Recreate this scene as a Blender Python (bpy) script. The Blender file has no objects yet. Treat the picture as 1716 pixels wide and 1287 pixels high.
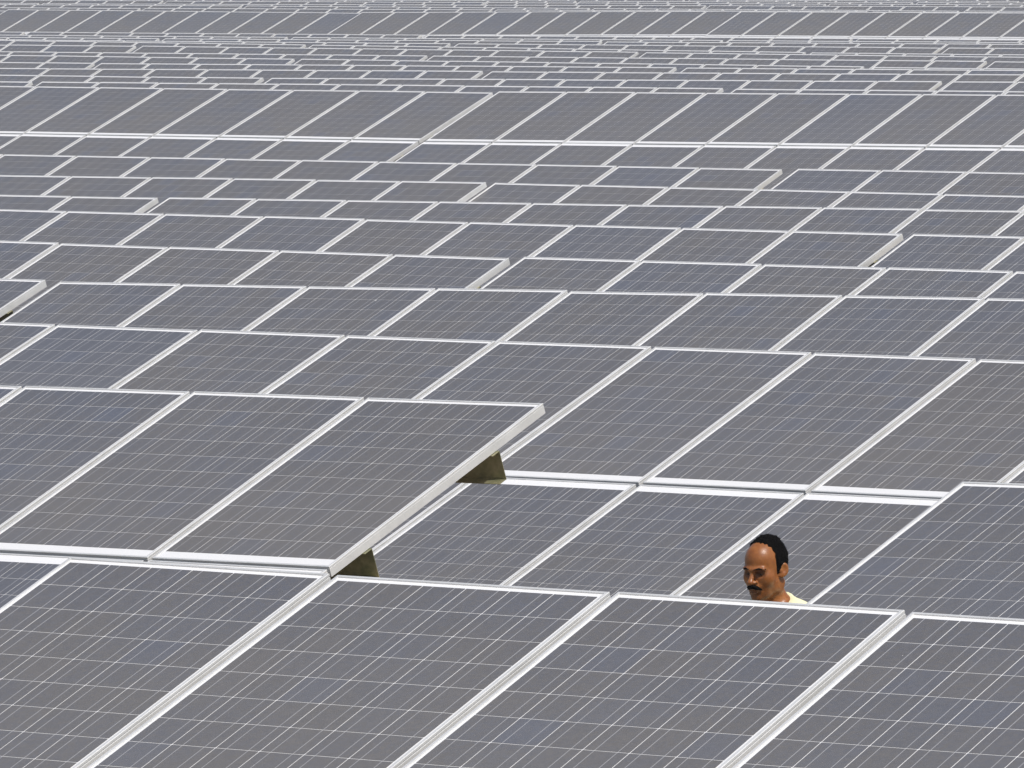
import bpy, bmesh, math, random
import numpy as np
from mathutils import Matrix, Vector
random.seed(7)
SC = bpy.context.scene
COL = SC.collection
rad = math.radians

# ------------------------------------------------------------------ camera, light, exposure
CAM_Z = 4.0
PITCH = rad(3.388)
cam_d = bpy.data.cameras.new('camera')
cam_d.sensor_fit = 'HORIZONTAL'
cam_d.sensor_width = 36.0
cam_d.lens = 12934.0 / 1716.0 * 36.0
cam_d.clip_start = 1.0
cam_d.clip_end = 6000.0
cam = bpy.data.objects.new('camera', cam_d)
COL.objects.link(cam)
cam.location = (0, 0, CAM_Z)
cam.rotation_euler = (Matrix.Rotation(math.pi / 2 - PITCH, 3, 'X') @ Matrix.Rotation(-0.00232, 3, 'Z')).to_euler()
SC.camera = cam

SUN_DIR = Vector((0.32, -0.46, 0.80)).normalized()      # towards the sun: right of and behind the camera
sun_el = math.asin(SUN_DIR.z)
sun_az = math.atan2(SUN_DIR.x, SUN_DIR.y)
world = bpy.data.worlds.new('World')
SC.world = world
world.use_nodes = True
wn = world.node_tree
bg = wn.nodes['Background']
sky = wn.nodes.new('ShaderNodeTexSky')
sky.sky_type = 'NISHITA'
sky.sun_disc = False
sky.sun_elevation = sun_el
sky.sun_rotation = sun_az
sky.dust_density = 2.5
wn.links.new(sky.outputs[0], bg.inputs[0])
bg.inputs[1].default_value = 0.10
sun_d = bpy.data.lights.new('sun', 'SUN')
sun_d.energy = 3.6
sun_d.angle = rad(0.55)
sun_d.color = (1.0, 0.965, 0.915)
sun = bpy.data.objects.new('sun', sun_d)
COL.objects.link(sun)
sun.rotation_euler = SUN_DIR.to_track_quat('Z', 'Y').to_euler()
SC.view_settings.view_transform = 'Standard'
SC.view_settings.look = 'None'
SC.view_settings.exposure = 0.06
SC.view_settings.gamma = 1.0
SC.render.film_transparent = False
SC.cycles.adaptive_threshold = 0.015
SC.cycles.max_bounces = 4
SC.cycles.diffuse_bounces = 2
SC.cycles.glossy_bounces = 2

# ------------------------------------------------------------------ materials
def new_mat(name):
    m = bpy.data.materials.new(name)
    m.use_nodes = True
    nt = m.node_tree
    return m, nt, nt.nodes['Principled BSDF']

class NG:
    """small helper to wire shader nodes"""
    def __init__(s, nt): s.nt = nt
    def n(s, t, **k):
        o = s.nt.nodes.new(t)
        for a, b in k.items(): setattr(o, a, b)
        return o
    def put(s, sock, v):
        if hasattr(v, 'links') or hasattr(v, 'is_output'): s.nt.links.new(v, sock)
        else: sock.default_value = v
    def math(s, op, a, b=0.0, c=0.0, clamp=False):
        o = s.n('ShaderNodeMath', operation=op); o.use_clamp = clamp
        s.put(o.inputs[0], a); s.put(o.inputs[1], b); s.put(o.inputs[2], c)
        return o.outputs[0]
    def mix(s, f, a, b, mode='MIX'):
        o = s.n('ShaderNodeMix', data_type='RGBA', blend_type=mode)
        s.put(o.inputs[0], f); s.put(o.inputs[6], a); s.put(o.inputs[7], b)
        return o.outputs[2]
    def noise(s, vec, scale, detail=2.0, rough=0.5, dim='3D'):
        o = s.n('ShaderNodeTexNoise', noise_dimensions=dim)
        s.put(o.inputs['Vector'], vec); s.put(o.inputs['Scale'], scale)
        s.put(o.inputs['Detail'], detail); s.put(o.inputs['Roughness'], rough)
        return o.outputs[0]
    def ramp(s, f, p0, p1):
        o = s.n('ShaderNodeMapRange'); o.clamp = True
        s.put(o.inputs[0], f); s.put(o.inputs[1], p0); s.put(o.inputs[2], p1)
        return o.outputs[0]

CP = 0.1575                 # pitch of the solar cells in a panel
def dust_nodes(g, coords):
    """dust film of a panel (0..1): blown-on film, heavier towards the lower edge, rain streaks and specks"""
    sep = g.n('ShaderNodeSeparateXYZ'); g.put(sep.inputs[0], coords)
    oi = g.n('ShaderNodeObjectInfo')
    geo = g.n('ShaderNodeNewGeometry')
    wpos = geo.outputs['Position']
    low = g.ramp(sep.outputs[1], 0.75, -0.85)
    big = g.noise(wpos, 0.9, 2.0, 0.6)
    fine = g.noise(wpos, 170.0, 1.0, 0.7)
    d = g.math('MULTIPLY_ADD', low, 0.40, 0.30)
    d = g.math('MULTIPLY_ADD', g.math('SUBTRACT', big, 0.5), 0.45, d)
    d = g.math('MULTIPLY_ADD', g.math('SUBTRACT', fine, 0.5), 0.22, d)
    d = g.math('MULTIPLY_ADD', d, 1.0, 0.0, clamp=True)
    # bird droppings and grit
    vo = g.n('ShaderNodeTexVoronoi'); g.put(vo.inputs['Vector'], wpos); vo.inputs['Scale'].default_value = 2.6
    gate = g.n('ShaderNodeSeparateColor'); g.put(gate.inputs[0], vo.outputs['Color'])
    rad_ = g.math('MULTIPLY', g.math('GREATER_THAN', gate.outputs[0], 0.62), g.math('MULTIPLY_ADD', gate.outputs[1], 0.014, 0.006))
    wob = g.math('MULTIPLY_ADD', g.math('SUBTRACT', g.noise(wpos, 90.0), 0.5), 0.02, vo.outputs['Distance'])
    spot = g.math('LESS_THAN', wob, rad_)
    return sep, oi, d, spot, wpos

def cell_material():
    m, nt, b = new_mat('solar_cell_blue_grey')
    g = NG(nt)
    tc = g.n('ShaderNodeTexCoord')
    co = tc.outputs['Object']
    sep, oi, dust, spot, wpos = dust_nodes(g, co)
    ix = g.math('FLOOR', g.math('DIVIDE', sep.outputs[0], CP))
    iy = g.math('FLOOR', g.math('DIVIDE', g.math('ADD', sep.outputs[1], CP * 20), CP))
    cv = g.n('ShaderNodeCombineXYZ'); g.put(cv.inputs[0], ix); g.put(cv.inputs[1], iy); g.put(cv.inputs[2], g.math('MULTIPLY', oi.outputs['Random'], 91.0))
    wnz = g.n('ShaderNodeTexWhiteNoise', noise_dimensions='3D'); g.put(wnz.inputs[0], cv.outputs[0])
    wc = g.n('ShaderNodeSeparateColor'); g.put(wc.inputs[0], wnz.outputs['Color'])
    # multicrystalline grain
    vo = g.n('ShaderNodeTexVoronoi'); g.put(vo.inputs['Vector'], wpos); vo.inputs['Scale'].default_value = 70.0
    vs = g.n('ShaderNodeSeparateColor'); g.put(vs.inputs[0], vo.outputs['Color'])
    # the tint drifts from batch to batch of cells and a little from cell to cell
    drift = g.noise(wpos, 2.2, 1.0)
    tint = g.n('ShaderNodeAttribute', attribute_type='OBJECT', attribute_name='tint')
    t = g.math('MULTIPLY_ADD', wc.outputs[0], 0.40, g.math('MULTIPLY_ADD', g.math('SUBTRACT', drift, 0.5), 1.2, g.math('MULTIPLY_ADD', tint.outputs['Fac'], 0.6, -0.05)))
    t = g.math('MULTIPLY_ADD', g.math('SUBTRACT', vs.outputs[0], 0.5), 0.55, t)
    c1 = g.mix(g.ramp(t, 0.0, 1.0), (0.121, 0.113, 0.108, 1), (0.104, 0.107, 0.124, 1))
    blue = g.math('GREATER_THAN', wc.outputs[1], 0.95)
    c1 = g.mix(g.math('MULTIPLY', blue, 0.18), c1, (0.082, 0.108, 0.175, 1))
    val = g.math('ADD', g.math('MULTIPLY_ADD', wc.outputs[2], 0.08, 0.90), g.math('MULTIPLY', vs.outputs[1], 0.12))
    hs = g.n('ShaderNodeHueSaturation'); g.put(hs.inputs['Color'], c1); g.put(hs.inputs['Value'], val)
    c = hs.outputs[0]
    # two soldered busbars per cell
    fx = g.math('ABSOLUTE', g.math('SUBTRACT', g.math('FRACT', g.math('DIVIDE', sep.outputs[0], CP)), 0.5))
    bus = g.math('LESS_THAN', g.math('ABSOLUTE', g.math('SUBTRACT', fx, 0.25)), 0.0090)
    c = g.mix(g.math('MULTIPLY', bus, 0.78), c, (0.46, 0.46, 0.47, 1))
    c = g.mix(g.math('MULTIPLY', dust, 0.50), c, (0.186, 0.178, 0.168, 1))
    c = g.mix(g.math('MULTIPLY', spot, 0.75), c, (0.62, 0.60, 0.56, 1))
    g.put(b.inputs['Base Color'], c)
    g.put(b.inputs['Roughness'], g.math('MULTIPLY_ADD', dust, 0.35, 0.22))
    b.inputs['Specular IOR Level'].default_value = 0.5
    return m

def backsheet_material():
    m, nt, b = new_mat('white_backsheet')
    g = NG(nt)
    tc = g.n('ShaderNodeTexCoord')
    sep, oi, dust, spot, wpos = dust_nodes(g, tc.outputs['Object'])
    # only the lamination inside the cell field is seen through dusty glass; the rim is cleaner
    c = g.mix(g.math('MULTIPLY', dust, 0.30), (0.82, 0.82, 0.82, 1), (0.52, 0.50, 0.47, 1))
    g.put(b.inputs['Base Color'], c)
    b.inputs['Roughness'].default_value = 0.35
    return m

def frame_material():
    m, nt, b = new_mat('anodised_aluminium_frame')
    g = NG(nt)
    geo = g.n('ShaderNodeNewGeometry')
    nz = g.noise(geo.outputs['Position'], 5.0, 4.0, 0.65)
    fine = g.noise(geo.outputs['Position'], 120.0, 2.0)
    c = g.mix(g.ramp(nz, 0.35, 0.75), (0.70, 0.70, 0.69, 1), (0.58, 0.58, 0.565, 1))
    c = g.mix(g.math('MULTIPLY', g.ramp(fine, 0.55, 0.8), 0.2), c, (0.56, 0.54, 0.50, 1))
    g.put(b.inputs['Base Color'], c)
    b.inputs['Metallic'].default_value = 0.25
    b.inputs['Roughness'].default_value = 0.42
    return m

def steel_material():
    m, nt, b = new_mat('weathered_zinc_steel')
    g = NG(nt)
    geo = g.n('ShaderNodeNewGeometry')
    nz = g.noise(geo.outputs['Position'], 7.0, 4.0, 0.65)
    vo = g.n('ShaderNodeTexVoronoi'); g.put(vo.inputs['Vector'], geo.outputs['Position']); vo.inputs['Scale'].default_value = 60.0
    vs = g.n('ShaderNodeSeparateColor'); g.put(vs.inputs[0], vo.outputs['Color'])
    c = g.mix(g.ramp(nz, 0.3, 0.7), (0.19, 0.205, 0.105, 1), (0.55, 0.48, 0.31, 1))
    c = g.mix(g.math('MULTIPLY', vs.outputs[0], 0.3), c, (0.14, 0.155, 0.085, 1))
    g.put(b.inputs['Base Color'], c)
    b.inputs['Metallic'].default_value = 0.45
    b.inputs['Roughness'].default_value = 0.36
    return m

def ground_material():
    m, nt, b = new_mat('dry_earth')
    g = NG(nt)
    geo = g.n('ShaderNodeNewGeometry')
    p = geo.outputs['Position']
    a = g.noise(p, 0.35, 5.0, 0.6); f = g.noise(p, 14.0, 6.0, 0.7); k = g.noise(p, 1.7, 4.0, 0.6)
    c = g.mix(g.ramp(a, 0.3, 0.7), (0.30, 0.235, 0.155, 1), (0.38, 0.315, 0.225, 1))
    c = g.mix(g.math('MULTIPLY', g.ramp(k, 0.52, 0.68), 0.55), c, (0.15, 0.17, 0.065, 1))
    c = g.mix(g.math('MULTIPLY', g.ramp(f, 0.35, 0.75), 0.4), c, (0.20, 0.15, 0.10, 1))
    g.put(b.inputs['Base Color'], c)
    b.inputs['Roughness'].default_value = 0.95
    bp = g.n('ShaderNodeBump'); bp.inputs['Strength'].default_value = 0.6; bp.inputs['Distance'].default_value = 0.05
    g.put(bp.inputs['Height'], f); g.put(b.inputs['Normal'], bp.outputs[0])
    return m

def simple_mat(name, col, rough=0.6, spec=0.4, var=0.0, scale=40.0, sss=0.0):
    m, nt, b = new_mat(name)
    g = NG(nt)
    if var:
        tc = g.n('ShaderNodeTexCoord')
        nz = g.noise(tc.outputs['Object'], scale, 4.0, 0.6)
        d = tuple(c * (1 - var) for c in col) + (1,)
        u = tuple(min(1, c * (1 + var)) for c in col) + (1,)
        g.put(b.inputs['Base Color'], g.mix(g.ramp(nz, 0.3, 0.7), d, u))
    else:
        b.inputs['Base Color'].default_value = tuple(col) + (1,)
    b.inputs['Roughness'].default_value = rough
    b.inputs['Specular IOR Level'].default_value = spec
    if sss:
        b.inputs['Subsurface Weight'].default_value = sss
        b.inputs['Subsurface Radius'].default_value = (0.006, 0.002, 0.001)
        b.inputs['Subsurface Scale'].default_value = 0.6
    return m

M_CELL = cell_material(); M_BACK = backsheet_material(); M_FRAME = frame_material()
M_STEEL = steel_material(); M_GROUND = ground_material()

# ------------------------------------------------------------------ mesh helpers
def mesh_from(name, V, F, mats, fm=None, smooth=False):
    me = bpy.data.meshes.new(name)
    me.from_pydata([tuple(v) for v in V], [], [tuple(f) for f in F])
    for m in mats: me.materials.append(m)
    if fm is not None: me.polygons.foreach_set('material_index', fm)
    if smooth: me.polygons.foreach_set('use_smooth', [True] * len(me.polygons))
    me.update()
    return me

def box_vf(V, F, lo, hi):
    b = len(V)
    for z in (lo[2], hi[2]):
        V += [(lo[0], lo[1], z), (hi[0], lo[1], z), (hi[0], hi[1], z), (lo[0], hi[1], z)]
    F += [(b, b + 3, b + 2, b + 1), (b + 4, b + 5, b + 6, b + 7)]
    for i in range(4):
        j = (i + 1) % 4
        F.append((b + i, b + j, b + 4 + j, b + 4 + i))

def link(name, data, parent=None, mat=None, **props):
    o = bpy.data.objects.new(name, data)
    COL.objects.link(o)
    if parent is not None: o.parent = parent
    if mat is not None: o.matrix_local = mat
    for k, v in props.items(): o[k] = v
    return o

# ------------------------------------------------------------------ the field: where the tables stand
PHI = rad(35.8435)                      # the rows run obliquely to the view
NV = Vector((math.sin(PHI), math.cos(PHI), 0))      # across the rows, away from the camera
RV = Vector((math.cos(PHI), -math.sin(PHI), 0))     # along the rows
W = 1.015                               # panel pitch along a row
LP = 1.7026                             # panel pitch up the slope
PW, PL = 0.986, 1.680                   # panel size
NCOL = 11
TW = NCOL * W
TOP_H = 1.86                            # height of a table's upper edge above the ground

# row name -> (n, z of the upper edge, tilt)
# each table: row, n, r of its anchor end, side (+1 anchor is its left end, -1 its right end), z at anchor, slope, tilt, yaw
TABLES = []
def T(row, n, r, side, z, slope=0.0, tilt=20.9, yaw=0.0, style='near', label=None):
    TABLES.append(dict(row=row, n=n, r=r, side=side, z=z, slope=rad(slope), tilt=rad(tilt), yaw=rad(yaw), style=style, label=label))
T(1, 18.42, -15.00, +1, -1.933, -0.36, 20.93, -1.17, 'cells', 'nearest solar table, filling the bottom foreground, in front of the man')
T(2, 23.26, -14.83, +1, -1.981, 0.68, 19.70, 0.10, 'cells', 'solar table at the right edge beside the man, its bare left corner exposed')
T(3, 27.93, -19.99, -1, -2.121, 0.40, 21.82, 0.79, 'cells', 'solar table at left with its raised right end showing two steel purlins underneath')
T(4, 33.46, -21.22, -1, -2.214, -0.03, 20.42, -0.04, 'cells', 'wide solar table right behind the man, its seam between upper and lower panels visible')
T(4, 33.46, -21.22, +1, -2.214, -0.03, 20.42, -0.04, 'cells', 'solar table at right edge continuing the row behind the man, past the notch')
T(5, 38.91, -31.74, +1, -2.293, 0.65, 20.88, -0.23, 'cells', 'long solar table of the fifth row, running across almost the whole width')
T(5, 38.91, -31.84, -1, -2.283, 0.03, 20.88, 0.0, 'cells', 'solar table corner at left edge of the fifth row, showing its thick frame side')
T(6, 43.77, -31.63, -1, -2.313, -0.26, 20.88, 0.0, 'cells', 'left solar table of the sixth row, its right end at the picture centre')
T(6, 43.88, -31.60, +1, -2.305, -0.06, 20.88, 0.0, 'cells', 'right solar table of the sixth row, starting at the gap near the picture centre')
T(7, 48.88, -31.66, -1, -2.314, -0.10, 20.88, 0.0, 'cells', 'long left solar table of the seventh row, ending in a thick frame side at right')
T(7, 48.88, -31.585, +1, -2.312, -0.05, 20.88, 0.0, 'cells', 'bluish solar table at the right end of the seventh row, beyond the gap')
T(8, 54.80, -43.53, -1, -2.437, 0.30, 20.88, 0.0, 'cells', 'short left solar table of the eighth row, ending near the left edge')
T(8, 54.80, -43.42, +1, -2.433, 0.38, 20.88, 0.0, 'cells', 'long right solar table of the eighth row, starting at the gap near the left edge')
T(9, 59.28, -43.11, -1, -2.415, 0.31, 20.88, 0.0, 'cells', 'left solar table of the ninth row, ending in a pale frame side near the middle')
T(9, 59.42, -43.13, +1, -2.424, -0.15, 20.88, 0.0, 'cells', 'right solar table of the ninth row, starting near the middle of the picture')
T(10, 64.55, -43.26, -1, -2.434, 0.04, 20.88, 0.0, 'cells', 'long left solar table of the tenth row, ending in a thick frame side at right')
T(10, 64.55, -43.09, +1, -2.426, 0.01, 20.88, 0.0, 'cells', 'right solar table of the tenth row, beyond the gap with a dark slit')
T(11, 76.93, -55.84, -1, -2.028, -0.04, 19.24, -1.53, 'near', 'left table of the tall middle row, its double seam line visible below the upper panels')
T(11, 76.54, -55.49, +1, -2.004, 0.27, 19.87, -1.26, 'near', 'right table of the tall middle row, starting at the pale gap near the middle')
FAR_ROWS = [  # row, n, anchor r (a gap between tables), z, slope
    (12, 80.73, -54.90, -2.034, 0.13), (13, 85.75, -54.86, -2.035, 0.34), (14, 90.80, -66.02, -2.085, 0.25),
    (15, 95.80, -66.03, -2.113, 0.17), (16, 101.6, -77.75, -2.170, -0.15), (17, 106.1, -78.36, -2.183, -0.01),
    (18, 111.5, -77.70, -2.200, -0.14), (19, 116.0, -88.50, -2.205, -0.30), (20, 121.2, -88.9, -2.250, 0.0),
    (21, 126.8, -89.3, -2.290, 0.10), (22, 131.6, -89.6, -2.330, 0.05), (23, 136.6, -101.0, -2.362, 0.0),
    (24, 152.44, -114.74, -2.086, 0.0), (25, 157.5, -114.3, -2.075, 0.05), (26, 162.6, -114.9, -2.085, -0.1),
    (27, 167.6, -126.0, -2.080, 0.1), (28, 172.7, -125.6, -2.070, 0.0), (29, 177.8, -137.4, -2.085, 0.05),
    (30, 182.8, -137.1, -2.080, -0.05), (31, 187.9, -137.6, -2.075, 0.0), (32, 193.0, -148.8, -2.08, 0.0)]
ORD = {12: 'first row behind the tall middle row', 13: 'second row behind the tall middle row', 14: 'third row behind the tall middle row',
       15: 'fourth row behind the tall middle row', 16: 'fifth row behind the tall middle row', 17: 'sixth row behind the tall middle row',
       18: 'seventh row behind the tall middle row', 19: 'fifth row before the tall far row', 20: 'fourth row before the tall far row',
       21: 'third row before the tall far row', 22: 'second row before the tall far row', 23: 'row just before the tall far row',
       24: 'tall far row near the top', 25: 'first row behind the tall far row', 26: 'second row behind the tall far row',
       27: 'third row behind the tall far row', 28: 'fourth row behind the tall far row', 29: 'fifth row behind the tall far row',
       30: 'sixth row behind the tall far row', 31: 'seventh row behind the tall far row', 32: 'farthest row at the very top'}

def project(p):
    """pixel (of a 1716 x 1287 frame) of a world point: used only to decide which tables and cells come into view"""
    d = Vector(p) - Vector((0, 0, CAM_Z))
    F = Vector((0, math.cos(PITCH), -math.sin(PITCH))); U = Vector((0, math.sin(PITCH), math.cos(PITCH)))
    z = d.dot(F)
    return 858 + 12934 * d.x / z, 643.5 - 12934 * d.dot(U) / z

for row, n, ra, z, sl in FAR_ROWS:
    k0 = -6
    cand = []
    for m in range(-8, 9):
        r0 = ra + m * (TW + 0.14) + 0.07
        near_anchor = m in (-1, 0)          # the slope was read off the two tables that meet at the anchor; the rest carry on level
        zz = z + math.tan(rad(sl)) * max(-TW - 0.07, min(TW + 0.07, r0 - ra)) + random.uniform(-0.006, 0.006)
        xa = project(NV * n + RV * r0 + Vector((0, 0, CAM_Z + zz)))[0]
        xb = project(NV * n + RV * (r0 + TW) + Vector((0, 0, CAM_Z + zz)))[0]
        if xb > -60 and xa < 1776: cand.append((r0, zz, xa, sl if near_anchor else 0.0))
    cand.sort(key=lambda c: c[2])
    for i, (r0, zz, xa, slt) in enumerate(cand):
        pos = ['leftmost', 'second from left', 'third from left', 'fourth from left', 'fifth from left', 'sixth from left'][i]
        if i == len(cand) - 1 and i > 0: pos = 'rightmost'
        tl = 19.4 if row == 24 else 20.9
        s_ = slt if row != 24 else (0.40 if abs(r0 - ra) < 1 else (-0.2 if r0 < ra else 0.0))
        zc = zz if row != 24 else z + (0.02 if r0 < ra else 0.0) + (0.07 if r0 > ra + 5 else 0.0)
        TABLES.append(dict(row=row, n=n, r=r0, side=1, z=zc, slope=rad(s_), tilt=rad(tl + random.uniform(-.25, .25)),
                           yaw=rad(random.uniform(-.25, .25) - (1.2 if row == 24 else 0)), style='far',
                           label='distant solar table in the %s, %s' % (ORD[row], pos)))

def basis(t):
    ph = PHI + t['yaw']; sl = t['slope']; tau = t['tilt']
    r = Vector((math.cos(ph) * math.cos(sl), -math.sin(ph) * math.cos(sl), math.sin(sl)))
    n = Vector((math.sin(ph), math.cos(ph), 0))
    m = r.cross(n)
    u = n * math.cos(tau) + m * math.sin(tau)
    return r, u, r.cross(u)
for t in TABLES:
    r, u, m = basis(t)
    P = NV * t['n'] + RV * t['r'] + Vector((0, 0, CAM_Z + t['z']))
    if t['side'] < 0: P = P - r * TW
    t['P'] = P; t['r_'] = r; t['u_'] = u; t['m_'] = m
    t['zc'] = (P + r * TW / 2).z

# ------------------------------------------------------------------ ground
rows_n = {}
for t in TABLES: rows_n.setdefault(t['row'], []).append((t['n'] - 1.5, t['zc'] - TOP_H))
GN = [(-400.0, 0.2), (5.0, 0.2)] + sorted((sum(a for a, b in v) / len(v), sum(b for a, b in v) / len(v)) for v in rows_n.values())
GN += [(260.0, GN[-1][1]), (4000.0, GN[-1][1] - 6.0)]
def ground_z(n):
    return float(np.interp(n, [a for a, b in GN], [b for a, b in GN]))
ns = sorted(set([a for a, b in GN] + list(np.arange(10, 220, 2.0))))
ls = [-4000, -600, -250] + list(range(-200, 41, 8)) + [120, 600, 4000]
V = []; F = []
for a in ns:
    for l in ls:
        p = NV * a + RV * l
        V.append((p.x, p.y, ground_z(a) + (random.uniform(-.03, .03) if 0 < a < 230 else 0)))
for i in range(len(ns) - 1):
    for j in range(len(ls) - 1):
        a = i * len(ls) + j
        F.append((a, a + 1, a + 1 + len(ls), a + len(ls)))
link('ground', mesh_from('ground', V, F, [M_GROUND], smooth=True), kind='structure')

# ------------------------------------------------------------------ panel meshes (origin: centre of the cell field, z = 0 on the frame's top)
CW, CH = 6 * CP, 10 * CP
END_N, END_W = 0.031, PL - CH - 0.031       # narrow and wide white ends (the wide ends meet at the seam)
LIP, DEPTH = 0.0115, 0.049
def y_range(flip):
    return (-CH / 2 - END_W, CH / 2 + END_N) if not flip else (-CH / 2 - END_N, CH / 2 + END_W)
X0, X1 = -PW / 2, PW / 2

def slab_vf(flip):
    y0, y1 = y_range(flip)
    V, F = [], []
    box_vf(V, F, (X0 + 0.004, y0 + 0.004, -0.0085), (X1 - 0.004, y1 - 0.004, -0.0040))
    # junction box under the wide end
    yc = (y1 - 0.14) if flip else (y0 + 0.14)
    box_vf(V, F, (-0.06, yc - 0.05, -0.028), (0.06, yc + 0.05, -0.0086))
    return V, F
def frame_vf(flip):
    """four mitred rails with a chamfered outer edge and a shallow groove line on the outer wall"""
    y0, y1 = y_range(flip)
    c = 0.0018
    prof = [(LIP, -0.0038), (LIP, -0.0006), (LIP - 0.0006, 0.0), (c, 0.0), (0.0, -c), (0.0, -0.0085), (0.0016, -0.0095), (0.0016, -0.0115), (0.0, -0.0125),
            (0.0, -DEPTH), (0.028, -DEPTH), (0.028, -DEPTH + 0.002), (0.002, -DEPTH + 0.002), (0.002, -0.0087), (LIP, -0.0087)]
    V, F = [], []
    k = len(prof)
    for d, z in prof:
        V += [(X0 + d, y0 + d, z), (X1 - d, y0 + d, z), (X1 - d, y1 - d, z), (X0 + d, y1 - d, z)]
    for i in range(k - 1):
        for e in range(4):
            f = (e + 1) % 4
            F.append((4 * i + e, 4 * i + f, 4 * (i + 1) + f, 4 * (i + 1) + e)[::-1])
    return V, F
GX, GY = 0.0018, 0.0019                     # half gaps between cells
def cell_vf(cx, cy, V, F):
    x = -CW / 2 + cx * CP; y = -CH / 2 + cy * CP
    lo = (x + GX, y + GY); hi = (x + CP - GX, y + CP - GY)
    b = len(V); e = 0.0012; z1, z0 = -0.0030, -0.0039
    ring = [(lo[0] + e, lo[1]), (hi[0] - e, lo[1]), (hi[0], lo[1] + e), (hi[0], hi[1] - e), (hi[0] - e, hi[1]), (lo[0] + e, hi[1]), (lo[0], hi[1] - e), (lo[0], lo[1] + e)]
    V += [(p[0], p[1], z1) for p in ring] + [(p[0], p[1], z0) for p in ring]
    F.append(tuple(range(b, b + 8)))
    for i in range(8):
        j = (i + 1) % 8
        F.append((b + i, b + 8 + i, b + 8 + j, b + j))
SLAB = [mesh_from('panel_laminate', *slab_vf(f), [M_BACK]) for f in (False, True)]
FRAME = [mesh_from('panel_frame', *frame_vf(f), [M_FRAME]) for f in (False, True)]
CELL = {}
for cx in range(6):
    for cy in range(10):
        V, F = [], []
        cell_vf(cx, cy, V, F)
        CELL[cx, cy] = mesh_from('solar_cell', V, F, [M_CELL])
ALL_CELLS = frozenset(CELL)
_sheets = {}
def sheet_mesh(cells):
    key = frozenset(cells)
    if key not in _sheets:
        V, F = [], []
        for cx, cy in sorted(key): cell_vf(cx, cy, V, F)
        _sheets[key] = mesh_from('cell_sheet', V, F, [M_CELL])
    return _sheets[key]
def far_mesh(flip):
    V, F = slab_vf(flip); fm = [0] * len(F)
    v, f = frame_vf(flip); b = len(V); V += v; F += [tuple(i + b for i in q) for q in f]; fm += [1] * len(f)
    n0 = len(F)
    for c in sorted(ALL_CELLS): cell_vf(c[0], c[1], V, F)
    fm += [2] * (len(F) - n0)
    return mesh_from('solar_panel_far', V, F, [M_BACK, M_FRAME, M_CELL], fm)
FAR = [far_mesh(False), far_mesh(True)]

# supports, in table axes: x along the row, y up the slope (0 = upper edge), z normal to the panels
PUR_Y = [-0.39, -1.39, -LP - 0.35, -LP - 1.32]
PUR_H, FL = 0.14, 0.055
def purlin_mesh():
    V, F = [], []
    th = 0.003; x0, x1 = 0.004, TW - 0.004
    z1 = -DEPTH - 0.0015; z0 = z1 - PUR_H
    box_vf(V, F, (x0, -th, z0), (x1, 0, z1))
    box_vf(V, F, (x0, -FL, z1 - th), (x1, -th - 0.0005, z1 - 0.0005))
    box_vf(V, F, (x0, -FL, z0 + 0.0005), (x1, -th - 0.0005, z0 + th))
    return mesh_from('purlin', V, F, [M_STEEL])
PURLIN = purlin_mesh()
RAF_X = [1.45, 4.2, 6.95, 9.7]
RAF_Z = -DEPTH - 0.0025 - PUR_H
def rafter_mesh():
    V, F = [], []
    box_vf(V, F, (-0.03, -2 * LP + 0.2, RAF_Z - 0.10), (0.03, -0.2, RAF_Z))
    return mesh_from('rafter', V, F, [M_STEEL])
RAFTER = rafter_mesh()
def post_mesh(h):
    V, F = [], []
    s, th = 0.045, 0.005
    box_vf(V, F, (-s, -s, 0), (-s + th, s, h))
    box_vf(V, F, (-s + th + .0005, s - th, 0), (s, s, h - .0005))
    box_vf(V, F, (-s + th + .0005, -s, 0), (s, -s + th, h - .0005))
    return mesh_from('post', V, F, [M_STEEL])
POST_Y = [-0.75, -2.65]

# ------------------------------------------------------------------ which cells come into view (choice of detail only)
CAMV = np.array([0, 0, CAM_Z])
TB = [(np.array(t['P']), np.array(t['r_']), np.array(t['u_']), np.array(t['m_'])) for t in TABLES]
Fv = np.array([0, math.cos(PITCH), -math.sin(PITCH)]); Uv = np.array([0, math.sin(PITCH), math.cos(PITCH)])
def visible_cells(k):
    P, r, u, m = TB[k]
    out = []
    for i in range(NCOL):
        for j in range(2):
            yc = -(END_N + CH / 2) if j == 0 else -(LP + END_W + CH / 2)
            for cx in range(6):
                for cy in range(10):
                    out.append((i, j, cx, cy, (i + .5) * W - CW / 2 + (cx + .5) * CP, yc - CH / 2 + (cy + .5) * CP))
    q = np.array([(a[4], a[5]) for a in out])
    pts = P + q[:, :1] * r + q[:, 1:] * u
    d = pts - CAMV
    z = d @ Fv
    px = 858 + 12934 * d[:, 0] / z; py = 643.5 - 12934 * (d @ Uv) / z
    ok = (px > -15) & (px < 1731) & (py > -15) & (py < 1302)
    for l in range(len(TB)):
        if l == k: continue
        P2, r2, u2, m2 = TB[l]
        den = d @ m2
        tt = ((P2 - CAMV) @ m2) / den
        h = CAMV + d * tt[:, None] - P2
        hx = h @ r2; hy = h @ u2
        ok &= ~((tt > 0) & (tt < 0.999) & (hx > 0) & (hx < TW) & (hy < 0) & (hy > -2 * LP))
    res = [(1.0 / z[a], out[a][:4]) for a in range(len(out)) if ok[a]]
    res.sort(key=lambda e: -e[0])
    sel = {}
    for s, (i, j, cx, cy) in res[:300]: sel.setdefault((i, j), []).append((cx, cy))
    return sel

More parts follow.
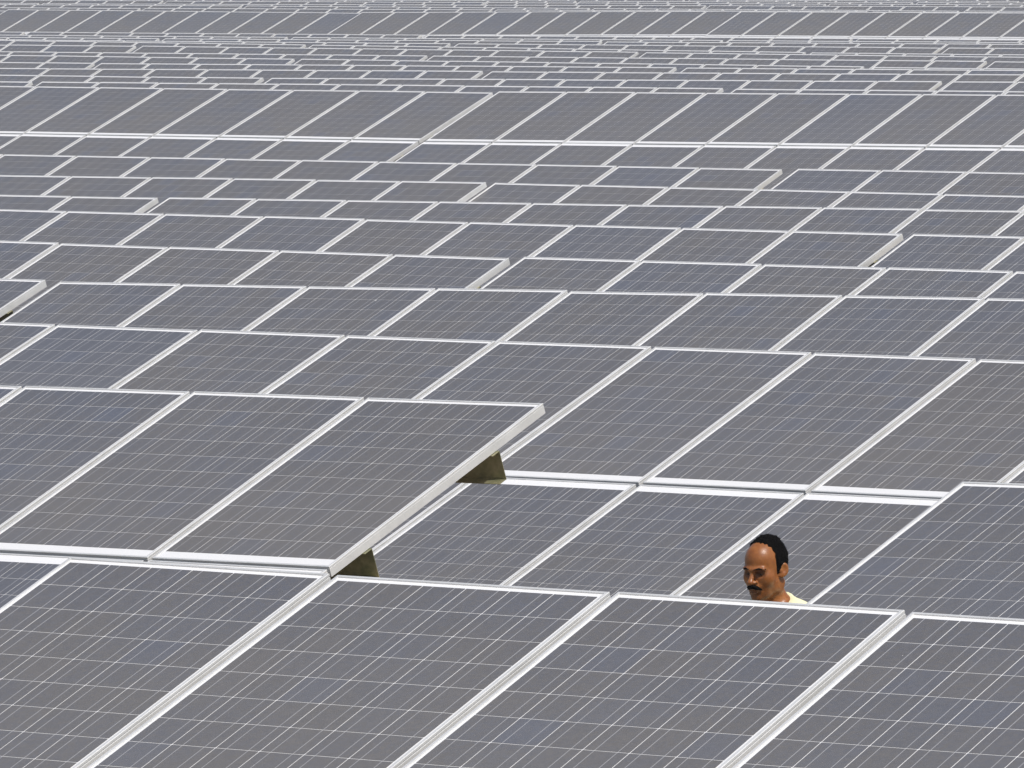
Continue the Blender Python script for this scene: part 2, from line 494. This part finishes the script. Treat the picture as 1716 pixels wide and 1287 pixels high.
# ------------------------------------------------------------------ build the tables
for k, t in enumerate(TABLES):
    P, r, u, m = t['P'], t['r_'], t['u_'], t['m_']
    base = P + r * TW / 2 + NV * -1.6
    base.z = ground_z(base.dot(NV))
    e = link('solar_table', None, label=t['label'], category='solar panels', group='tables of solar panels set out in rows')
    e.empty_display_size = 0.5
    ME = Matrix.Translation(base)
    e.matrix_world = ME
    inv = ME.inverted()
    A = Matrix((( r.x, u.x, m.x, P.x), (r.y, u.y, m.y, P.y), (r.z, u.z, m.z, P.z), (0, 0, 0, 1)))
    L = inv @ A
    sel = visible_cells(k) if t['style'] == 'cells' else {}
    for i in range(NCOL):
        for j in range(2):
            yc = -(END_N + CH / 2) if j == 0 else -(LP + END_W + CH / 2)
            tint = min(1.0, max(0.0, random.gauss(0.45, 0.28))) if random.random() > 0.05 else 1.5
            if t['label'].startswith('bluish'): tint = 1.2          # a bluer batch of panels
            if t['row'] == 4 and t['side'] < 0 and i == 5 and j == 0: tint = 1.8
            jit = Matrix.Translation((random.uniform(-.002, .002), random.uniform(-.002, .002), random.uniform(-.003, .001)))
            rj = Matrix.Rotation(rad(random.uniform(-.12, .12)), 4, 'X') @ Matrix.Rotation(rad(random.uniform(-.1, .1)), 4, 'Y')
            ml = L @ Matrix.Translation(((i + .5) * W, yc, 0)) @ jit @ rj
            if t['style'] == 'far':
                link('solar_panel', FAR[j], e, ml, tint=tint)
                continue
            pn = link('solar_panel', SLAB[j], e, ml)
            link('panel_frame', FRAME[j], pn)
            own = set(sel.get((i, j), ()))
            for c in sorted(own): link('solar_cell', CELL[c], pn, tint=tint)
            rest = ALL_CELLS - own
            if rest: link('cell_sheet', sheet_mesh(rest), pn, kind='stuff', tint=tint)
    for y in PUR_Y: link('purlin', PURLIN, e, L @ Matrix.Translation((0, y, 0)))
    if t['row'] > 12: rx = RAF_X[1:3]
    else: rx = RAF_X
    for x in rx:
        link('rafter', RAFTER, e, L @ Matrix.Translation((x, 0, 0)))
        for y in POST_Y:
            tp = A @ Vector((x, y, RAF_Z - 0.06))
            gz = ground_z(tp.dot(NV)) - 0.25
            h = tp.z - gz
            pm = Matrix.Translation((tp.x - base.x, tp.y - base.y, gz - base.z)) @ Matrix.Rotation(-PHI - t['yaw'], 4, 'Z')
            link('post', post_mesh(h), e, pm @ Matrix.Translation((0.078, 0, 0)))

# ------------------------------------------------------------------ the man standing between the rows
def smin(a, b, k):
    h = np.clip(0.5 + 0.5 * (b - a) / k, 0, 1)
    return b + (a - b) * h - k * h * (1 - h)
def smax(a, b, k): return -smin(-a, -b, k)
def ell(p, c, r):
    q = (p - np.array(c, np.float32)) / np.array(r, np.float32)
    k0 = np.sqrt((q * q).sum(-1)); q2 = q / np.array(r, np.float32)
    k1 = np.sqrt((q2 * q2).sum(-1)) + 1e-9
    return k0 * (k0 - 1) / k1
def cap(p, a, b, ra, rb=None):
    rb = ra if rb is None else rb
    a = np.array(a, np.float32); b = np.array(b, np.float32)
    ba = b - a; pa = p - a
    h = np.clip((pa @ ba) / (ba @ ba), 0, 1)
    return np.sqrt(((pa - h[..., None] * ba) ** 2).sum(-1)) - (ra + (rb - ra) * h)
def rot_x(p, ang, piv):
    piv = np.array(piv, np.float32); q = p - piv
    c, s_ = math.cos(ang), math.sin(ang)
    o = np.empty_like(q)
    o[..., 0] = q[..., 0]; o[..., 1] = c * q[..., 1] + s_ * q[..., 2]; o[..., 2] = -s_ * q[..., 1] + c * q[..., 2]
    return o + piv
def surface_nets(f, xs, ys, zs):
    """one closed surface of the field f(x,y,z) < 0 on a rectilinear grid"""
    X, Y, Z = np.meshgrid(xs, ys, zs, indexing='ij')
    P = np.stack([X, Y, Z], -1).astype(np.float32)
    v = f(P)
    ins = v < 0
    nx, ny, nz = v.shape
    cnt = np.zeros((nx - 1, ny - 1, nz - 1), np.float32); acc = np.zeros((nx - 1, ny - 1, nz - 1, 3), np.float32)
    corners = [(i, j, k) for i in (0, 1) for j in (0, 1) for k in (0, 1)]
    sl = lambda c: (slice(c[0], nx - 1 + c[0]), slice(c[1], ny - 1 + c[1]), slice(c[2], nz - 1 + c[2]))
    for a in corners:
        for ax in range(3):
            if a[ax]: continue
            b = list(a); b[ax] = 1
            va, vb = v[sl(a)], v[sl(b)]
            m = (va < 0) != (vb < 0)
            t = np.where(m, va / np.where(m, va - vb, 1), 0)[..., None]
            pt = P[sl(a)] + (P[sl(b)] - P[sl(a)]) * t
            acc += np.where(m[..., None], pt, 0); cnt += m
    on = cnt > 0
    idx = -np.ones(on.shape, np.int64); idx[on] = np.arange(on.sum())
    verts = acc[on] / cnt[on][:, None]
    quads = []
    for ax in range(3):
        o1, o2 = [(1, 2), (2, 0), (0, 1)][ax]
        sa = [slice(1, -1)] * 3; sb = [slice(1, -1)] * 3
        sa[ax] = slice(0, -1); sb[ax] = slice(1, None)
        ia, ib = ins[tuple(sa)], ins[tuple(sb)]
        loc = np.argwhere(ia != ib)
        flip = ia[ia != ib]
        base = loc.copy()
        for d in (o1, o2): base[:, d] += 1
        def cell(d1, d2):
            c = base.copy(); c[:, o1] -= d1; c[:, o2] -= d2
            return idx[c[:, 0], c[:, 1], c[:, 2]]
        q = np.stack([cell(0, 0), cell(1, 0), cell(1, 1), cell(0, 1)], -1)
        q = np.where(flip[:, None], q, q[:, ::-1])
        quads.append(q)
    return verts, np.concatenate(quads)

man_n = 23.6
man_y = 28.45
man_x = (1287.0 - 858) / 12934 * man_y
S_MAN = 0.930
man_ground = ground_z(Vector((man_x, man_y, 0)).dot(NV))
HEAD_TOP_Z = 1.752
man_z = HEAD_TOP_Z - 0.1235 * S_MAN
FEET = (man_ground - man_z) / S_MAN          # sole height in body axes
HEAD_PITCH = rad(9)
PIV = (0, 0.03, -0.10)
def wob(p, s_, seed=0.0):
    return (np.sin(p[..., 0] * s_ + seed) * np.sin(p[..., 1] * s_ * 1.13 + 1.7 + seed) * np.sin(p[..., 2] * s_ * 0.93 + 0.6))
def skull(q):
    d = ell(q, (0, 0.012, 0.034), (0.0690, 0.090, 0.087))
    d = smin(d, ell(q, (0, -0.040, 0.040), (0.053, 0.050, 0.056)), 0.035)
    return d
def head_sdf(q):
    ax = q.copy(); ax[..., 0] = np.abs(ax[..., 0])
    d = skull(q)
    d = smin(d, ell(q, (0, -0.028, -0.036), (0.055, 0.064, 0.082)), 0.03)
    d = smin(d, ell(q, (0, -0.046, -0.086), (0.041, 0.042, 0.033)), 0.028)
    d = smin(d, ell(q, (0, -0.080, -0.102), (0.021, 0.014, 0.015)), 0.016)           # chin
    d = smin(d, ell(ax, (0.049, 0.003, -0.064), (0.012, 0.030, 0.026)), 0.03)          # jaw angle
    d = smin(d, ell(ax, (0.042, -0.058, -0.026), (0.020, 0.018, 0.022)), 0.035)        # cheekbone
    d = smin(d, cap(ax, (0.006, -0.0970, 0.0155), (0.044, -0.082, 0.0175), 0.0095, 0.0065), 0.014)   # brow
    d = smax(d, -ell(ax, (0.030, -0.106, -0.003), (0.023, 0.031, 0.0140)), 0.008)      # eye socket
    d = smin(d, ell(ax, (0.0300, -0.0675, -0.0005), (0.0150, 0.0125, 0.0115)), 0.004)  # lids
    d = smin(d, cap(q, (0, -0.090, 0.012), (0, -0.113, -0.027), 0.0068, 0.0105), 0.011)   # nose
    d = smin(d, ell(q, (0, -0.1165, -0.0315), (0.0125, 0.0125, 0.0105)), 0.006)
    d = smin(d, ell(ax, (0.0145, -0.1035, -0.0345), (0.0085, 0.0115, 0.0085)), 0.006)
    d = smax(d, -ell(ax, (0.0075, -0.109, -0.0445), (0.0045, 0.0065, 0.005)), 0.003)   # nostrils
    d = smin(d, ell(q, (0, -0.0905, -0.060), (0.027, 0.014, 0.017)), 0.014)            # mouth mound
    d = smin(d, ell(q, (0, -0.1015, -0.0655), (0.021, 0.0055, 0.0042)), 0.005)         # upper lip
    d = smin(d, ell(q, (0, -0.1005, -0.0750), (0.018, 0.0058, 0.0050)), 0.005)         # lower lip
    d = smax(d, -ell(q, (0, -0.107, -0.0703), (0.024, 0.008, 0.0014)), 0.003)
    d = smax(d, -cap(ax, (0.019, -0.1060, -0.040), (0.036, -0.0840, -0.070), 0.0035, 0.003), 0.008)    # cheek fold
    # ear: a tilted dish with a rim and lobe
    e = rot_x(ax, rad(-14), (0.078, 0.014, -0.006)).copy()
    e[..., 0] = e[..., 0] + 0.0055 - 0.55 * (e[..., 1] - 0.006)
    ear = ell(e, (0.0780, 0.016, -0.004), (0.0070, 0.0165, 0.0275))
    ear = smin(ear, ell(e, (0.0755, 0.008, -0.029), (0.0060, 0.009, 0.010)), 0.008)
    ear = smax(ear, -ell(e, (0.0860, 0.012, -0.002), (0.0075, 0.0090, 0.0165)), 0.004)
    ear = smin(ear, ell(e, (0.0770, 0.002, -0.010), (0.0050, 0.0040, 0.0070)), 0.004)
    d = smin(d, ear, 0.006)
    return d
def neck_sdf(p):
    d = cap(p, (0, 0.016, -0.05), (0, 0.056, -0.17), 0.046, 0.055)
    ax = p.copy(); ax[..., 0] = np.abs(ax[..., 0])
    d = smin(d, cap(ax, (0.046, 0.03, -0.06), (0.018, -0.008, -0.19), 0.011, 0.012), 0.02)  # neck cords
    return d
def trunk_sdf(p):
    ax = p.copy(); ax[..., 0] = np.abs(ax[..., 0])
    d = cap(ax, (0.0, 0.066, -0.165), (0.165, 0.062, -0.222), 0.056, 0.056)     # shoulders
    d = smin(d, ell(p, (0, 0.050, -0.36), (0.165, 0.105, 0.20)), 0.06)
    d = smin(d, ell(p, (0, 0.045, -0.58), (0.150, 0.105, 0.17)), 0.06)
    d = smin(d, ell(p, (0, 0.055, -0.74), (0.160, 0.110, 0.12)), 0.06)
    return d
def arm_sdf(p):
    ax = p.copy(); ax[..., 0] = np.abs(ax[..., 0])
    d = cap(ax, (0.185, 0.062, -0.245), (0.225, 0.070, -0.51), 0.050, 0.040)
    d = smin(d, cap(ax, (0.225, 0.070, -0.51), (0.222, 0.015, -0.745), 0.040, 0.028), 0.02)
    h = cap(ax, (0.222, 0.012, -0.76), (0.220, 0.000, -0.815), 0.026, 0.030)
    return smin(d, h, 0.02)
def leg_sdf(p):
    ax = p.copy(); ax[..., 0] = np.abs(ax[..., 0])
    d = cap(ax, (0.088, 0.055, -0.78), (0.092, 0.045, -0.78 * 0.47 + FEET * 0.53), 0.082, 0.058)
    d = smin(d, cap(ax, (0.092, 0.045, -0.78 * 0.47 + FEET * 0.53), (0.095, 0.060, FEET + 0.07), 0.056, 0.038), 0.03)
    return d
def foot_sdf(p, r=0.0):
    ax = p.copy(); ax[..., 0] = np.abs(ax[..., 0])
    d = ell(ax, (0.100, -0.02, FEET + 0.035), (0.045 + r, 0.125 + r, 0.042 + r))
    d = smin(d, cap(ax, (0.096, 0.055, FEET + 0.045), (0.096, 0.058, FEET + 0.10), 0.042 + r, 0.042 + r), 0.02)
    return smax(d, -(p[..., 2] - FEET), 0.004)
def finger_sdf(p):
    ax = p.copy(); ax[..., 0] = np.abs(ax[..., 0])
    d = cap(ax, (0.221, 0.008, -0.755), (0.219, -0.004, -0.825), 0.024, 0.028)
    d = smax(d, np.abs(ax[..., 0] - 0.220) - 0.015, 0.008)
    for k, (y, l) in enumerate(((-0.030, 0.066), (-0.009, 0.076), (0.011, 0.071), (0.030, 0.056))):
        m = (0.215, y - 0.004, -0.838 - l * 0.45); t = (0.198, y - 0.003, -0.838 - l * 0.88)
        d = smin(d, cap(ax, (0.220, y * 0.85 - 0.004, -0.822), m, 0.0092, 0.0085), 0.006)
        d = smin(d, cap(ax, m, t, 0.0085, 0.0070), 0.003)
    d = smin(d, cap(ax, (0.216, -0.020, -0.775), (0.205, -0.048, -0.812), 0.0115, 0.0100), 0.008)
    d = smin(d, cap(ax, (0.205, -0.048, -0.812), (0.200, -0.050, -0.842), 0.0098, 0.0080), 0.003)
    return d
def body_sdf(p):
    zl = p[0, 0, :, 2]
    ka = int(np.searchsorted(zl, -0.22)); kb = int(np.searchsorted(zl, -0.04))
    d = np.full(p.shape[:3], 1.0, np.float32)
    up = p[:, :, ka:]; lo = p[:, :, :kb]
    d[:, :, ka:] = smin(head_sdf(rot_x(up, HEAD_PITCH, PIV)), neck_sdf(up), 0.022)
    b = smin(smin(trunk_sdf(lo), arm_sdf(lo), 0.03), leg_sdf(lo), 0.03)
    b = smin(b, foot_sdf(lo), 0.02)
    d[:, :, :kb] = smin(d[:, :, :kb], b, 0.03)
    return d
def lines(spec):
    out = []
    for a, b, st in spec: out += list(np.arange(a, b, st))
    return np.array(sorted(set(np.round(out, 5))), np.float32)
def nets_mesh(name, f, xs, ys, zs, mat):
    v, q = surface_nets(f, xs, ys, zs)
    return mesh_from(name, v, q, [mat], smooth=True)

def skin_material():
    m, nt, b = new_mat('brown_skin')
    g = NG(nt)
    tc = g.n('ShaderNodeTexCoord')
    nz = g.noise(tc.outputs['Object'], 45.0, 3.0, 0.6)
    fine = g.noise(tc.outputs['Object'], 420.0, 2.0, 0.6)
    c = g.mix(g.ramp(nz, 0.3, 0.7), (0.225, 0.074, 0.018, 1), (0.315, 0.117, 0.030, 1))
    # shaved beard shadow round mouth, chin and jaw; lid skin darkened to paint in eye-socket shade
    sp = g.n('ShaderNodeSeparateXYZ'); g.put(sp.inputs[0], tc.outputs['Object'])
    beard = g.math('MULTIPLY', g.ramp(g.math('MULTIPLY_ADD', nz, 0.03, sp.outputs[2]), -0.045, -0.075), g.ramp(sp.outputs[1], -0.035, -0.075))
    beard = g.math('MULTIPLY', beard, g.ramp(sp.outputs[2], -0.17, -0.13))
    c = g.mix(g.math('MULTIPLY', beard, g.math('MULTIPLY_ADD', g.ramp(fine, 0.35, 0.65), 0.5, 0.2)), c, (0.070, 0.026, 0.010, 1))
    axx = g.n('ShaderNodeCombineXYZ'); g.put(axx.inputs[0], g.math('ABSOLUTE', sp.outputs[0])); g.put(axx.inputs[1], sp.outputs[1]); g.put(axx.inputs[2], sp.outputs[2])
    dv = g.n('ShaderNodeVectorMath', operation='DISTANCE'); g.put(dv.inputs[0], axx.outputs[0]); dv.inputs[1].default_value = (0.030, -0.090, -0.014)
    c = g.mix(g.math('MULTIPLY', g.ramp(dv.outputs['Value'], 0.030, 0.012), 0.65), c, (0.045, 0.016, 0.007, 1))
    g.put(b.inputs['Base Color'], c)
    g.put(b.inputs['Roughness'], g.math('MULTIPLY_ADD', fine, 0.25, 0.34))
    b.inputs['Specular IOR Level'].default_value = 0.22
    b.inputs['Coat Weight'].default_value = 0.45
    b.inputs['Coat Roughness'].default_value = 0.30
    b.inputs['Subsurface Weight'].default_value = 0.10
    b.inputs['Subsurface Radius'].default_value = (1.0, 0.35, 0.15)
    b.inputs['Subsurface Scale'].default_value = 0.006
    bp = g.n('ShaderNodeBump'); bp.inputs['Strength'].default_value = 0.24; bp.inputs['Distance'].default_value = 0.0016
    g.put(bp.inputs['Height'], g.math('ADD', fine, g.noise(tc.outputs['Object'], 150.0, 2.0)))
    g.put(b.inputs['Coat Normal'], bp.outputs[0]); g.put(b.inputs['Normal'], bp.outputs[0])
    return m
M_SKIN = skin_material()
M_HAIR = simple_mat('black_hair', (0.0025, 0.002, 0.002), 0.75, 0.03, 0.4, 300.0)
M_SHIRT = simple_mat('pale_yellow_cotton', (0.78, 0.75, 0.49), 0.85, 0.2, 0.06, 25.0)
M_TROUSER = simple_mat('dark_grey_cloth', (0.05, 0.05, 0.06), 0.85, 0.2, 0.2, 30.0)
M_SHOE = simple_mat('brown_leather', (0.07, 0.035, 0.018), 0.5, 0.4, 0.2, 30.0)
M_EYE = simple_mat('eye_white', (0.38, 0.31, 0.26), 0.3, 0.4)
M_IRIS = simple_mat('dark_iris', (0.012, 0.007, 0.005), 0.15, 0.5)

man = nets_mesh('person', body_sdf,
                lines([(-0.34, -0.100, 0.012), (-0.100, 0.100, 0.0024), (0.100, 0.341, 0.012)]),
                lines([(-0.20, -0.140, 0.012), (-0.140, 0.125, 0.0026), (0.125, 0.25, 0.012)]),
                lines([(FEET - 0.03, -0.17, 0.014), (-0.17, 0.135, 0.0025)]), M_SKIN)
# the five-fingered hands are grown on a finer grid and joined to the same body mesh
fx = lines([(0.170, 0.250, 0.004)]); fy = lines([(-0.08, 0.06, 0.004)]); fz = lines([(-0.93, -0.72, 0.004)])
hv, hq = surface_nets(finger_sdf, fx, fy, fz)
bm = bmesh.new(); bm.from_mesh(man)
for sgn in (1, -1):
    vs = [bm.verts.new((sgn * v[0], v[1], v[2])) for v in hv]
    for q in hq:
        f = bm.faces.new([vs[i] for i in (q if sgn > 0 else q[::-1])]); f.smooth = True
bm.to_mesh(man); bm.free()
person = link('person', man, label='man with thinning black hair, moustache and pale yellow shirt, head above the panels', category='person')
person.matrix_world = Matrix.Translation((man_x, man_y, man_z)) @ Matrix.Rotation(rad(-35), 4, 'Z') @ Matrix.Scale(S_MAN, 4)

def hair_sdf(p):   # thin at the front, fuller at the back and sides
    q = rot_x(p, HEAD_PITCH, PIV)
    x, y, z = np.abs(q[..., 0]), q[..., 1], q[..., 2]
    qq = q + 0.004 * np.stack([np.sin(q[..., 1] * 170), np.sin(q[..., 2] * 190 + 1), np.sin(q[..., 0] * 210 + 2)], -1).astype(np.float32)
    n1 = wob(qq, 330.0) * 0.0012 + wob(qq, 150.0, 2.0) * 0.0016 + wob(qq, 75.0, 4.0) * 0.0018 + np.clip((q[..., 2] - 0.075) / 0.04, 0, 1) * (wob(qq, 190.0, 5.0) * 0.004 + 0.002)
    thick = 0.0012 + 0.0095 * np.clip((y + 0.050) / 0.085, 0, 1)
    d = skull(q) - thick - n1
    # hairline: high over the forehead, deep at the temples, down to a sideburn before the ear
    top = (-0.036 + 0.42 * np.clip(x - 0.014, 0, 1) - y + 0.004 * np.sin(q[..., 0] * 420))       # behind this line on top
    side = (-0.022 - y) + np.clip(0.030 - z, 0, 0.02) * 0.25
    w = np.clip((z - 0.055) / 0.03, 0, 1)
    front = side * (1 - w) + top * w
    nape = np.where(y < 0.028, -0.024 - z, np.where(y < 0.06, 0.018 - 1.0 * (y - 0.028) - z, -0.030 - 0.75 * (y - 0.06) - z))
    m = smax(front, nape, 0.006) + n1
    return smax(d, m, 0.005)
hx = lines([(-0.096, 0.097, 0.0025)]); hy = lines([(-0.10, 0.150, 0.0025)]); hz = lines([(-0.11, 0.145, 0.0025)])
def with_strands(me, count, length, comb, spread, width, seed, keep=None):
    """add tapered, slightly curved strands growing out of the surface, so the outline is ragged like hair"""
    rng = random.Random(seed)
    n = len(me.vertices)
    co = np.empty(n * 3, np.float32); me.vertices.foreach_get('co', co); co = co.reshape(-1, 3)
    no = np.empty(n * 3, np.float32); me.vertices.foreach_get('normal', no); no = no.reshape(-1, 3)
    V = [tuple(v) for v in co]; F = [tuple(p.vertices) for p in me.polygons]
    for _ in range(count):
        k = rng.randrange(n)
        p = Vector(co[k]); nn = Vector(no[k])
        if keep and not keep(p): continue
        d = Vector(comb(p)) + Vector((rng.gauss(0, spread), rng.gauss(0, spread), rng.gauss(0, spread)))
        d = d - nn * d.dot(nn); d = d.normalized() + nn * rng.uniform(0.05, 0.55); d.normalize()
        s_ = d.cross(nn)
        if s_.length < 1e-4: continue
        s_ = s_.normalized() * width
        l = length * rng.uniform(0.5, 1.2)
        a = p - nn * 0.002; m_ = a + d * l * 0.5; t_ = a + d * l - nn * l * 0.15
        b = len(V)
        V += [tuple(a - s_), tuple(a + s_), tuple(m_ + s_ * 0.8), tuple(m_ - s_ * 0.8), tuple(t_)]
        F += [(b, b + 1, b + 2, b + 3), (b + 3, b + 2, b + 4)]
    return mesh_from(me.name, V, F, [M_HAIR], smooth=True)
link('hair', with_strands(nets_mesh('hair', hair_sdf, hx, hy, hz, M_HAIR), 9000, 0.017,
                          lambda p: (p.x * 3, 1.0, -0.35 if abs(p.x) < 0.05 else -1.2), 0.45, 0.00045, 3), person)
def moustache_sdf(p):
    q = rot_x(p, HEAD_PITCH, PIV)
    ax = q.copy(); ax[..., 0] = np.abs(ax[..., 0])
    d = cap(ax, (0.002, -0.1075, -0.0515), (0.018, -0.1010, -0.0555), 0.0074, 0.0076)
    d = smin(d, cap(ax, (0.018, -0.1010, -0.0560), (0.031, -0.0875, -0.0645), 0.0070, 0.0035), 0.005)
    return d - wob(q, 520.0) * 0.0014
mx = lines([(-0.045, 0.046, 0.0018)]); my = lines([(-0.13, -0.05, 0.0018)]); mz = lines([(-0.10, -0.02, 0.0018)])
link('moustache', with_strands(nets_mesh('moustache', moustache_sdf, mx, my, mz, M_HAIR), 900, 0.008, lambda p: (p.x * 25, -0.1, -1.0), 0.3, 0.0003, 5), person)
for sgn in (1, -1):
    def brow_sdf(p, sgn=sgn):
        q = rot_x(p, HEAD_PITCH, PIV).copy(); q[..., 0] = q[..., 0] * sgn
        d = cap(q, (0.011, -0.1025, 0.0130), (0.031, -0.0965, 0.0175), 0.0062, 0.0064)
        d = smin(d, cap(q, (0.031, -0.0965, 0.0175), (0.050, -0.0800, 0.0150), 0.0060, 0.0028), 0.004)
        return d - wob(q, 700.0) * 0.0009
    bx = lines([(0.004, 0.060, 0.0016)]) if sgn > 0 else -lines([(0.004, 0.060, 0.0016)])[::-1]
    link('eyebrow', with_strands(nets_mesh('eyebrow', brow_sdf, bx, lines([(-0.125, -0.055, 0.0016)]), lines([(-0.005, 0.040, 0.0016)]), M_HAIR), 300, 0.007, lambda p, g=sgn: (g * 1.0, 0.3, 0.3), 0.3, 0.0003, 8), person)
    c = np.array([[[[sgn * 0.0300, -0.0672, -0.0035]]]], np.float32)
    piv = np.array(PIV); cq = c[0, 0, 0] - piv
    cc, ss = math.cos(HEAD_PITCH), math.sin(HEAD_PITCH)
    ctr = Vector((cq[0], cc * cq[1] - ss * cq[2], ss * cq[1] + cc * cq[2])) + Vector(PIV)
    bm = bmesh.new(); bmesh.ops.create_uvsphere(bm, u_segments=20, v_segments=14, radius=0.0118)
    me = bpy.data.meshes.new('eye'); bm.to_mesh(me); bm.free(); me.materials.append(M_EYE)
    me.polygons.foreach_set('use_smooth', [True] * len(me.polygons))
    eye = link('eye', me, person, Matrix.Translation(ctr))
    bm = bmesh.new(); bmesh.ops.create_uvsphere(bm, u_segments=14, v_segments=10, radius=0.0064)
    me = bpy.data.meshes.new('iris'); bm.to_mesh(me); bm.free(); me.materials.append(M_IRIS)
    link('iris', me, eye, Matrix.Translation((-0.002, -0.0068, -0.0028)))
def shirt_sdf(p):
    d = smin(trunk_sdf(p), cap(p, (0, 0.052, -0.125), (0, 0.060, -0.20), 0.052, 0.070), 0.03)
    ax = p.copy(); ax[..., 0] = np.abs(ax[..., 0])
    d = smin(d, cap(ax, (0.185, 0.062, -0.245), (0.222, 0.068, -0.46), 0.056, 0.054), 0.03)
    d = d - 0.010 - wob(p, 38.0) * 0.004
    neck = p[..., 2] - (-0.173 + 0.57 * p[..., 1] + 0.18 * np.abs(p[..., 0]))
    d = smax(d, neck, 0.006)
    d = smax(d, -0.80 - p[..., 2], 0.006)
    slv = np.where(ax[..., 0] > 0.17, -0.455 - p[..., 2], -1.0)
    return smax(d, slv, 0.006)
link('shirt', nets_mesh('shirt', shirt_sdf, lines([(-0.32, 0.321, 0.006)]), lines([(-0.12, 0.22, 0.006)]), lines([(-0.84, -0.04, 0.006)]), M_SHIRT), person)
def trouser_sdf(p):
    d = smin(leg_sdf(p), ell(p, (0, 0.055, -0.76), (0.155, 0.108, 0.13)), 0.05) - 0.012 - wob(p, 30.0) * 0.004
    d = smax(d, p[..., 2] + 0.70, 0.006)
    return smax(d, FEET + 0.075 - p[..., 2], 0.006)
link('trousers', nets_mesh('trousers', trouser_sdf, lines([(-0.24, 0.241, 0.011)]), lines([(-0.12, 0.22, 0.011)]), lines([(FEET, -0.64, 0.011)]), M_TROUSER), person)
for sgn in (1, -1):
    fxs = lines([(0.03, 0.17, 0.008)])
    if sgn < 0: fxs = -fxs[::-1]
    link('shoe', nets_mesh('shoe', lambda p: foot_sdf(p, 0.008), fxs, lines([(-0.18, 0.14, 0.008)]), lines([(FEET - 0.03, FEET + 0.10, 0.008)]), M_SHOE), person)

# ------------------------------------------------------------------ dusty air
hz_m = bpy.data.materials.new('dusty_air'); hz_m.use_nodes = True
hn = hz_m.node_tree
hn.nodes.remove(hn.nodes['Principled BSDF'])
pv = hn.nodes.new('ShaderNodeVolumePrincipled')
pv.inputs['Color'].default_value = (0.93, 0.93, 0.92, 1)
pv.inputs['Density'].default_value = 0.0005
hn.links.new(pv.outputs[0], hn.nodes['Material Output'].inputs['Volume'])
V, F = [], []
box_vf(V, F, (-4600, -4600, -9.0), (4600, 4600, 4.6))
link('haze', mesh_from('haze', V, F, [hz_m]), kind='stuff')
